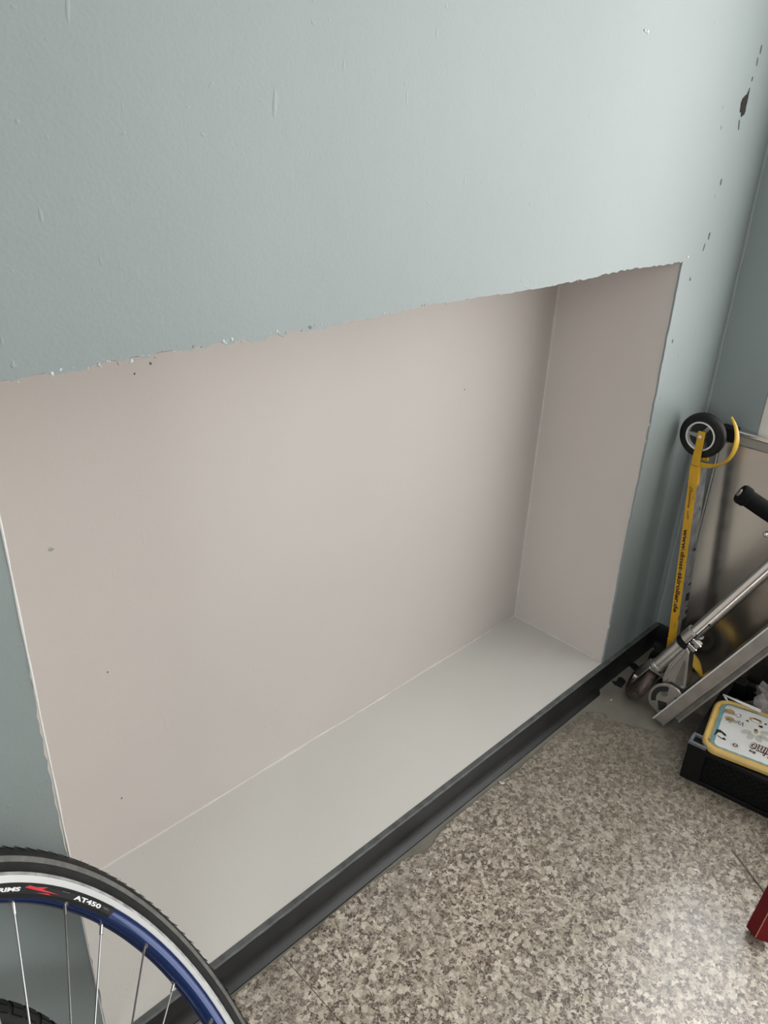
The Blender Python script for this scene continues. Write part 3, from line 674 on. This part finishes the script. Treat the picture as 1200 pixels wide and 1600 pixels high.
bm = bmesh.new()
for k in (0.117, 0.131): cyl(bm, (0.018, 0.007, k), (0.018, 0.0272, k), 0.0026, None, 8)
sobj('clamp_bolt', bm, M['chrome'], cl, False)
sobj('clamp_slot', B((0.0122, 0.0045, 0.112), (0.0196, 0.0078, 0.139)), M['recess'], cl, False)
column = sobj('column', lathe(bmesh.new(), [(0.012, 0.096), (0.0145, 0.097), (0.0145, LT - 0.02), (0.0125, LT - 0.019)], 28), M['chrome'])
bm = bmesh.new(); box(bm, (0.0105, 0.0050, 0.139), (0.0136, 0.0072, 0.176)); cyl(bm, (0.0098, 0.0061, 0.177), (0.0136, 0.0067, 0.177), 0.0030, None, 12); sobj('column_slot', bm, M['recess'], column, False)
tc = V((0, 0, LT))
sobj('tee_joint', lathe(bmesh.new(), [(0.0125, LT - 0.03), (0.0170, LT - 0.029), (0.0170, LT + 0.016), (0.006, LT + 0.018)], 28), M['chrome'])
bm = bmesh.new(); cyl(bm, tc - sh * 0.125, tc + sh * 0.125, 0.0110, None, 20); sobj('handlebar', bm, M['chrome'])
for sg in (1, -1):
    d = sh * sg; mz = Matrix.Translation(tc) @ frame(d).to_4x4()
    sobj('grip', lathe(bmesh.new(), [(0.011, 0.035), (0.0165, 0.036), (0.0172, 0.085), (0.0168, 0.128), (0.0195, 0.130), (0.0198, 0.142), (0.0175, 0.146), (0.0005, 0.147)], 28, mw=mz), M['grip'])
    bm = bmesh.new(); cyl(bm, tc + d * 0.1455, tc + d * 0.1492, 0.0085, 0.0070, 16); sobj('end_plug', bm, M['alu_dark'])
bm = bmesh.new(); pb = tc + sh * 0.052 + Z3 * -0.034 + V((0.012, 0, 0)); bmesh.ops.create_uvsphere(bm, u_segments=16, v_segments=10, radius=0.0065, matrix=Matrix.Translation(pb)); cyl(bm, pb, tc + sh * 0.012 + Z3 * -0.024, 0.0030, None, 8)
sobj('release_pin', bm, M['chrome'])
# folding bracket: rib from the head tube down to a slotted round plate
MB = Matrix(((0, 0, 1, 0), (1, 0, 0, 0), (0, 1, 0, 0), (0, 0, 0, 1)))     # (e, c, l) -> local (l, e, c)
rib = [(0.010, 0.106), (0.022, 0.100), (0.070, 0.034), (0.066, 0.012), (0.030, 0.002), (0.022, 0.014), (0.012, 0.044)]
br = sobj('bracket', prism(bmesh.new(), rib, -0.016, 0.016, MB), M['alu'], scoot, False, 0.0015)
def bracket_poly(poly, z, m, name='bracket_recess'): return sobj(name, prism(bmesh.new(), poly, z, z + 0.0008, MB), m, br, False)
bracket_poly([(0.026, 0.080), (0.034, 0.074), (0.062, 0.034), (0.060, 0.020), (0.050, 0.018), (0.040, 0.040)], 0.016, M['alu_dark'])
tube_pts = [MB @ V((0.014 + 0.006 * i / 10 + (0.002 if i % 2 else 0), 0.096 - 0.055 * i / 10, 0.0165)) for i in range(11)]
sobj('weld_bead', tube(bmesh.new(), tube_pts, 0.0022, 6), M['alu'], br)
def bolt(e_, c_, r, z=0.0):
    bm = bmesh.new(); cyl(bm, MB @ V((e_, c_, z)), MB @ V((e_, c_, z + 0.004)), r, r * 0.9, 14); o = sobj('bolt', bm, M['alu_dark'], br, False)
    bm = bmesh.new(); cyl(bm, MB @ V((e_, c_, z + 0.004)), MB @ V((e_, c_, z + 0.0044)), r * 0.5, None, 6); return o
bolt(0.0365, 0.0150, 0.0045, 0.016)
PZ = 0.028; pc = V((0.0640, -0.0165))
ring = []
for k in range(44):
    a = 2 * PI * k / 44; ring.append((pc.x + 0.0390 * math.cos(a), max(pc.y + 0.0405 * math.sin(a), -0.0535)))
plate = sobj('fold_plate', prism(bmesh.new(), ring, PZ - 0.005, PZ, MB), M['alu'], scoot, False, 0.0008)
def plate_poly(poly): sobj('plate_slot', prism(bmesh.new(), poly, PZ, PZ + 0.0006, MB), M['recess'], plate, False)
def arcslot(a0, a1, ra, rb, n=12):
    o = [(pc.x + ra * math.cos(a0 + (a1 - a0) * i / n), pc.y + ra * math.sin(a0 + (a1 - a0) * i / n)) for i in range(n + 1)]
    return o + [(pc.x + rb * math.cos(a1 + (a0 - a1) * i / n), pc.y + rb * math.sin(a1 + (a0 - a1) * i / n)) for i in range(n + 1)]
plate_poly(arcslot(rad(120), rad(232), 0.0225, 0.0335)); plate_poly(arcslot(rad(35), rad(72), 0.0215, 0.0300, 6)); plate_poly(arcslot(rad(5), rad(22), 0.024, 0.033, 4))
plate_poly([(pc.x - 0.012, pc.y - 0.014), (pc.x + 0.004, pc.y - 0.002), (pc.x + 0.014, pc.y - 0.016), (pc.x + 0.004, pc.y - 0.030)])
for e_, c_, r in ((0.0505, -0.006, 0.0070), (0.0800, -0.030, 0.0058)):
    bm = bmesh.new(); cyl(bm, MB @ V((e_, c_, PZ)), MB @ V((e_, c_, PZ + 0.005)), r, r * 0.88, 16); b_ = sobj('plate_bolt', bm, M['alu_dark'], plate, False)
# deck: aluminium extrusion, bright flank towards the room, lower flange below it
def deck_box(l0, l1, e0, e1, c0, c1, k=0.022):
    bm = bmesh.new(); v = []
    for c in (c0, c1):
        for l, e_ in ((l0, e0), (l1, e0), (l1, e1), (l0, e1)): v.append(bm.verts.new((l, e_ + k * c, c + 0.18 * (e_ - e0) if c == c0 else c)))
    for f in ((0, 3, 2, 1), (4, 5, 6, 7), (0, 1, 5, 4), (1, 2, 6, 5), (2, 3, 7, 6), (3, 0, 4, 7)): bm.faces.new([v[i] for i in f])
    return bm
deck = sobj('deck', deck_box(-0.05, 0.0535, 0.0735, 0.0970, -0.0535, 0.47), M['alu'], scoot, False, 0.001)
sobj('deck_edge', deck_box(0.050, 0.0565, 0.0722, 0.0752, -0.0545, 0.47), M['track'], deck, False, 0.0007)
sobj('deck_edge', deck_box(-0.052, 0.0560, 0.0955, 0.0985, -0.0505, 0.47), M['alu'], deck, False, 0.0007)
sobj('deck_flange', deck_box(-0.045, 0.0480, 0.0990, 0.1110, -0.018, 0.47), M['alu_dark'], deck, False, 0.001)
sobj('deck_flange', deck_box(0.046, 0.0490, 0.1090, 0.1125, -0.018, 0.47), M['alu'], deck, False, 0.0005)
rw = V((0.0, 0.085, 0.47 + 0.05))
sobj('rear_fender', lathe(bmesh.new(), [(0.050, -0.022), (0.052, -0.020), (0.052, 0.020), (0.050, 0.022)], 24, True, rad(-60), rad(120), Matrix.Translation(rw) @ Matrix.Rotation(PI / 2, 4, 'Y')), M['alu'])
sobj('rear_wheel', lathe(bmesh.new(), [(0.006, 0.0105), (0.040, 0.0115), (0.0465, 0.004), (0.0465, -0.004), (0.040, -0.0115), (0.006, -0.0105)], 40, mw=Matrix.Translation(rw) @ Matrix.Rotation(PI / 2, 4, 'Y')), M['wheel_pu'])

# ------------------------------------------------------------------ black crate with an ice-cream tub
CY = math.radians(7.5)
CX = V((math.cos(CY), math.sin(CY), 0)); CL = V((math.sin(CY), -math.cos(CY), 0))
MC = Matrix((CX, -CL, V((0, 0, 1)))).transposed().to_4x4(); MC.translation = V((1.08, -0.267, 0.0))   # local x into the corner, -y along the front
crate = thing('crate', 'black plastic lattice crate on the floor holding the yellow ice-cream tub', 'crate', MC)
CW, CD, CH = 0.40, 0.275, 0.080
bx = lambda lo, hi: B(lo, hi)
obj('base_panel', bx((0.004, -CW + .004, 0.0005), (CD - .004, -0.004, 0.006)), M['black'], crate)
def lattice(name, fn, length):
    p = obj(name, None or _panel(fn, length), M['black'], crate)
    bm = bmesh.new(); n = int(length / 0.0125)
    for i in range(-5, n + 1):
        for dr in (1, -1):
            a0_, b0_ = i * 0.0125, 0.012; a1_, b1_ = a0_ + 0.056, 0.068
            lo_ = max(0.012, a0_); hi_ = min(length - 0.012, a1_)
            if hi_ - lo_ < 0.004: continue
            f = lambda t: (0.012 + (t - a0_)) if dr > 0 else (0.068 - (t - a0_))
            P0, P1 = V((lo_, f(lo_), 0)), V((hi_, f(hi_), 0)); d = (P1 - P0).normalized(); s = V((-d.y, d.x, 0)) * 0.0013
            q = [P0 + s, P1 + s, P1 - s, P0 - s]
            v = [bm.verts.new(fn(p_.x, p_.y, -0.0006)) for p_ in q] + [bm.verts.new(fn(p_.x, p_.y, 0.0018)) for p_ in q]
            for f4 in ((0, 3, 2, 1), (4, 5, 6, 7), (0, 1, 5, 4), (1, 2, 6, 5), (2, 3, 7, 6), (3, 0, 4, 7)): bm.faces.new([v[k] for k in f4])
    o = obj('lattice', bm, M['black'], p); o['kind'] = 'stuff'
    return p
def _panel(fn, length):
    bm = bmesh.new(); v = [bm.verts.new(fn(a, b, c)) for c in (-0.003, 0.0) for a, b in ((0, 0), (length, 0), (length, CH), (0, CH))]
    for f4 in ((0, 3, 2, 1), (4, 5, 6, 7), (0, 1, 5, 4), (1, 2, 6, 5), (2, 3, 7, 6), (3, 0, 4, 7)): bm.faces.new([v[k] for k in f4])
    return bm
lattice('side_wall', lambda a, b, c: V((0.003 - c, -a, b)), CW)
lattice('side_wall', lambda a, b, c: V((a, -0.003 + c, b)), CD)
lattice('side_wall', lambda a, b, c: V((CD - 0.003 + c, -a, b)), CW)
lattice('side_wall', lambda a, b, c: V((a, -CW + 0.003 - c, b)), CD)
for lo, hi in [((-.004, -CW - .004, CH - .006), (.010, .004, CH + .004)), ((CD - .010, -CW - .004, CH - .006), (CD + .004, .004, CH + .004)), ((.010, -.010, CH - .006), (CD - .01, .004, CH + .004)), ((.010, -CW - .004, CH - .006), (CD - .01, -CW + .01, CH + .004)), ((-.003, -CW - .003, .0), (.006, .003, .010))]:
    obj('rim', bx(lo, hi), M['black'], crate, bevel=0.0015)
for y0_, y1_ in ((-.034, .004), (-CW - .004, -CW + .034)):
    for x0_, x1_ in ((-.004, .022), (CD - .022, CD + .004)):
        obj('corner_post', bx((x0_, y0_, 0.0), (x1_, y1_, CH + .008)), M['black'], crate, bevel=0.003)
bm = bmesh.new()
ya, yb = -0.030, 0.004; zt = CH + 0.008
for lo, hi in [((-.007, ya, zt), (-.001, yb, zt + .007)), ((.020, ya, zt), (.026, yb, zt + .007)), ((-.001, yb - .006, zt), (.020, yb, zt + .007)), ((-.001, ya, zt), (.020, ya + .006, zt + .007))]: box(bm, lo, hi)
obj('stacking_clip', bm, M['clip'], crate, bevel=0.0015, label='grey raised stacking corner')

LY = math.radians(14); LE = V((math.cos(LY), math.sin(LY), 0)); LL = V((math.sin(LY), -math.cos(LY), 0))
ML = Matrix((LL, LE, V((0, 0, 1)))).transposed().to_4x4(); ML.translation = V((1.086, -0.2935, 0.0065))    # x along the long side, y across
ML = ML @ Matrix.Translation((-0.010, -0.008, 0))
# text is read from the far side: its own frame turns by half a turn
tub = thing('ice_cream_tub', 'yellow ice-cream tub with printed white lid lying in the black crate', 'tub', ML)
LW, LLn = 0.174, 0.245; HZ = 0.0885
bm = bmesh.new()
lo_ = rrect(0.030, 0.026, LLn - .026, LW - .026, 0.028); hi_ = rrect(0.022, 0.018, LLn - .018, LW - .018, 0.030)
v0 = [bm.verts.new((x, y, 0.0005)) for x, y in lo_]; v1 = [bm.verts.new((x, y, HZ - .006)) for x, y in hi_]
bm.faces.new(v0[::-1]); bm.faces.new(v1)
for i in range(len(v0)): bm.faces.new((v0[i], v0[(i + 1) % len(v0)], v1[(i + 1) % len(v0)], v1[i]))
obj('tub_body', bm, M['tub'], tub, smooth=True)
bm = bmesh.new(); rings = []
for ins, z in ((0.0, HZ - .009), (-0.001, HZ - .004), (0.0, HZ), (0.0025, HZ + .0025), (0.0055, HZ + .0025), (0.0085, HZ - .0005), (0.0110, HZ - .0005), (0.0125, HZ + .0010)):
    rings.append([bm.verts.new((x, y, z)) for x, y in rrect(ins, ins, LLn - ins, LW - ins, 0.032 - ins * .5, 8)])
for a, b in zip(rings, rings[1:]):
    n = len(a)
    for i in range(n): bm.faces.new((a[i], a[(i + 1) % n], b[(i + 1) % n], b[i]))
bm.faces.new(rings[-1])
lid = obj('lid', bm, M['tub'], tub, smooth=True)
PZ2 = HZ + .0014
def flat(name, poly, m, dz, label=None): return obj(name, prism(bmesh.new(), poly, PZ2 - 0.0004, PZ2 + dz), m, lid, label=label)
flat('lid_border', rrect(.0130, .0130, LLn - .013, LW - .013, .022), M['teal'], 0.0002)
rag = []
for x, y in rrect(.0215, .0165, LLn - .0165, LW - .0165, .012, 8): rag.append((x, y))
lab = []
for (ax, ay), (bx_, by_) in zip(rag, rag[1:] + rag[:1]):
    n = max(1, int(math.hypot(bx_ - ax, by_ - ay) / 0.004))
    for k in range(n): lab.append((ax + (bx_ - ax) * k / n + jit(.0006), ay + (by_ - ay) * k / n + jit(.0006)))
flat('lid_label', lab, M['label'], 0.0005, 'white label printed with flowers and upside-down lettering')
def lid_text(body, size, x, y, m, rot=0.0, dz=0.0009, span=None, **kw):
    """x, y: where the text's middle sits; the lettering stands on its head, as the lid lies"""
    c, s = math.cos(PI + rot), math.sin(PI + rot)
    def fn(tx, ty, w):
        a, b = (tx - w / 2) * (span / w if span else 1), ty - size * .3; return (x + a * c - b * s, y + a * s + b * c, PZ2 + dz)
    return text_obj('lid_lettering', body, size, fn, m, lid, **kw)
lid_text('Eskimo', 0.037, 0.112, 0.0515, M['brown'], rad(-2), 0.0008, 0.060, bold=0.0026, shear=0.25)
lid_text('Eskimo', 0.037, 0.112, 0.0515, M['label'], rad(-2), 0.0012, 0.059, bold=-0.0004, shear=0.25)
lid_text('fine', 0.0105, 0.0895, 0.0365, M['brown'], 0.0, 0.0010, 0.0125, bold=0.0005, shear=0.3)
lid_text('Cremig', 0.017, 0.037, 0.130, M['brown'], rad(10), 0.0010, 0.038, shear=0.5)
lid_text('Vanille', 0.020, 0.047, 0.108, M['brown'], rad(8), 0.0010, 0.036, shear=0.5)
def ell(cx, cy, a, b, r=0.0, n=18): return [(cx + a * math.cos(t) * math.cos(r) - b * math.sin(t) * math.sin(r), cy + a * math.cos(t) * math.sin(r) + b * math.sin(t) * math.cos(r)) for t in [2 * PI * k / n for k in range(n)]]
fx, fy = 0.0865, 0.1010
for ang, dist in ((215, .020), (250, .0215), (292, .0200), (328, .019), (20, .018)):
    a = rad(ang); flat('flower_petal', ell(fx + dist * math.cos(a), fy + dist * math.sin(a), .0105, .0062, a), M['petal'], 0.0008)
flat('flower_heart', ell(fx, fy, .0040, .0062), M['ochre'], 0.0011); flat('flower_heart', ell(fx - .001, fy + .0045, .0032, .0030), M['brown'], 0.0012)
flat('printed_scoop', ell(0.0800, 0.1355, .0125, .0075, rad(-4)), M['ochre'], 0.0008); flat('printed_scoop', ell(0.0805, 0.1335, .0075, .0045, rad(-4)), M['label'], 0.0010); flat('printed_scoop', ell(0.0830, 0.1395, .0085, .0022, rad(-4)), M['brown'], 0.0012)
flat('printed_mark', [(0.0665, .129), (0.063, .124), (0.070, .123)], M['ink'], 0.0010); flat('printed_mark', [(0.0870, .1240), (0.0945, .1265), (0.0960, .1200), (0.0905, .1185)], M['ink'], 0.0010); flat('printed_mark', [(0.0970, .1370), (0.1010, .1380), (0.1015, .1340), (0.0975, .1330)], M['ink'], 0.0010)
for cx, cy in ((0.031, .137), (0.034, .112)): flat('flower_petal', ell(cx, cy, .009, .0065, .3), M['ochre'], 0.00075)
flat('printed_patch', [(0.0180, .043), (0.0185, .064), (0.0250, .0665), (0.0375, .0585), (0.0385, .0530), (0.0345, .0535), (0.0290, .0585), (0.0235, .0570), (0.0215, .0510)], M['ink'], 0.0010)
flat('printed_patch', [(0.0240, .0475), (0.0330, .0425), (0.0355, .0480), (0.0400, .0430), (0.0395, .0405), (0.0330, .0405), (0.0235, .0455)], M['ink'], 0.0010)
sx, sy = 0.058, 0.0368
flat('stamp_ring', ell(sx, sy, .0082, .0082), M['petal'], 0.0008); flat('stamp_ring', ell(sx, sy, .0074, .0074), M['label'], 0.0010); flat('stamp_ring', ell(sx, sy, .0052, .0052), M['brown'], 0.0012); flat('stamp_ring', ell(sx, sy, .0026, .0026), M['petal'], 0.0014)

# crumpled carrier bag and a dark cloth in the back of the crate
def blob(name, c, r, amp, freq, seed, m, parent=None, sub=4):
    bm = bmesh.new(); bmesh.ops.create_icosphere(bm, subdivisions=sub, radius=1)
    for v in bm.verts:
        d = v.co.normalized(); k = 1 + amp * noise.noise(d * freq + V((seed, 0, 0))) + amp * .5 * noise.noise(d * freq * 2.7 + V((0, seed, 0))) - amp * .6 * abs(noise.noise(d * freq * 1.6 + V((0, 0, seed))))
        v.co = V((d.x * r[0] * k, d.y * r[1] * k, max(d.z * r[2] * k, -r[2] * .95)))
    return bm
bag = thing('carrier_bag', 'crumpled translucent plastic bag with red print behind the ice-cream tub', 'bag', Matrix.Translation((1.306, -.372, 0.082)))
bagm = obj('bag_film', blob('b', None, (0.050, 0.075, 0.074), 0.55, 2.3, 3.3, None), M['bag'], bag, smooth=True)
bm = bmesh.new(); tube(bm, [V((-.05, .045, .02)), V((-.075, .09, .035)), V((-.070, .115, .030)), V((-.055, .10, .000))], [.004, .0024, .002, .0024], 6); obj('bag_handle', bm, M['label'], bag, smooth=True)
bm = bmesh.new(); tube(bm, [V((-.05, .03, .0)), V((-.09, .075, .015)), V((-.105, .088, -.035)), V((-.105, .085, -.07))], [.003, .002, .0018, .002], 6); obj('bag_handle', bm, M['label'], bag, smooth=True)
for k, (a, b) in enumerate(((2.75, .10), (2.95, -.15), (3.15, .15), (3.02, -.35))):
    d = V((math.cos(a) * math.cos(b), math.sin(a) * math.cos(b), math.sin(b))); bm = bmesh.new()
    bmesh.ops.create_icosphere(bm, subdivisions=1, radius=.005, matrix=Matrix.Translation((d.x * .048, d.y * .07, d.z * .07)) @ Matrix.Diagonal((.5, 1.1, .8, 1))); obj('red_print', bm, M['red_print'], bag)
cloth = obj('rag', blob('r', None, (0.034, 0.024, 0.036), 0.4, 2.2, 8.1, None, sub=3), M['cloth'], smooth=True); cloth.location = (1.285, -.274, .043)
tag(cloth, 'dark grey balled cloth in the crate beside the carrier bag', 'cloth')

# ------------------------------------------------------------------ red slat, thin rod, litter
RB = V((0.836, -0.5165, 0.001)); RD = V((0.46, -0.03, 0.87)).normalized()
yx = V((-1.02, -0.137, 1.15)); yx = (yx - RD * yx.dot(RD)).normalized(); yx = Matrix.Rotation(math.radians(-50), 3, RD) @ yx; zx = RD.cross(yx)
MR = Matrix((yx, zx, RD)).transposed().to_4x4(); MR.translation = RB
slat = thing('red_slat', 'dark red painted wooden slat leaning in at the lower right edge', 'slat', MR)
bm = bmesh.new(); prism(bm, [(-0.013, -0.0145), (0.013, -0.0145), (0.013, 0.0145), (-0.013, 0.0145)], 0.006, 1.10)
obj('slat_body', bm, M['red'], slat, bevel=0.0018)
obj('slat_edge', prism(bmesh.new(), [(0.0122, 0.0137), (0.0133, 0.0137), (0.0133, 0.0148), (0.0122, 0.0148)], 0.008, 1.098), M['raw_wood'], slat, label='worn pale corner of the slat')
bm = bmesh.new(); cyl(bm, (0.9763, -0.4178, 0.0012), (0.925, -0.505, 0.0012), 0.0011, None, 8); cyl(bm, (0.925, -0.505, 0.0012), (0.905, -0.555, 0.0012), 0.0011, None, 8)
tag(obj('metal_rod', bm, M['alu_dark'], smooth=True), 'thin metal rod on the floor running to the red slat', 'rod')
chips = [((0.538, -.078), .0055, 'white curled paint flake on the floor midway along the niche'), ((0.798, -.034), .0060, 'white hook-shaped paint flake beside the black baseboard'), ((0.409, -.081), .0035, 'small white paint crumb on the vinyl nearest the bicycle wheel'),
         ((0.475, -.082), .0028, 'tiny pale paint crumb left of the curled paint flake'), ((0.885, -.393), .0055, 'pale plaster chip on the floor in front of the crate'), ((1.180, -.046), .0030, 'small pale crumb on the bare screed by the scooter wheel')]
for (x, y), s, lab_ in chips:
    bm = bmesh.new(); n = 7; a0_ = R_.random() * 6
    lo = []; 
    for k in range(n + 1):
        t = a0_ + 2.6 * k / n; lo.append((V((s * math.cos(t), s * math.sin(t), 0)), V((s * .45 * math.cos(t), s * .45 * math.sin(t), 0))))
    z0_ = -0.0022 if x > 1.12 else 0.0
    top = [(bm.verts.new(V((x, y, z0_ + .0016 + .001 * math.sin(k))) + a), bm.verts.new(V((x, y, z0_ + .0010)) + b)) for k, (a, b) in enumerate(lo)]
    bot = [(bm.verts.new(V((x, y, z0_)) + a), bm.verts.new(V((x, y, z0_)) + b)) for a, b in lo]
    for k in range(n):
        bm.faces.new((top[k][0], top[k + 1][0], top[k + 1][1], top[k][1])); bm.faces.new((bot[k][0], bot[k][1], bot[k + 1][1], bot[k + 1][0]))
        bm.faces.new((top[k][0], bot[k][0], bot[k + 1][0], top[k + 1][0])); bm.faces.new((top[k][1], top[k + 1][1], bot[k + 1][1], bot[k][1]))
    bm.faces.new((top[0][0], top[0][1], bot[0][1], bot[0][0])); bm.faces.new((top[-1][1], top[-1][0], bot[-1][0], bot[-1][1]))
    tag(obj('paint_flake', bm, M['plaster']), lab_, 'paint flake', 'paint flakes on the floor')
bm = bmesh.new()
for i in range(60):
    x = R_.uniform(0.3, 1.0); y = R_.uniform(-.45, -.05); s = R_.uniform(.0005, .0013)
    bmesh.ops.create_icosphere(bm, subdivisions=1, radius=s, matrix=Matrix.Translation((x, y, s * .5)) @ Matrix.Diagonal((1.4, 1, .6, 1)))
o = obj('dust_crumbs', bm, M['plaster']); o['kind'] = 'stuff'; tag(o, 'scattered white dust crumbs on the speckled vinyl floor', 'dust')
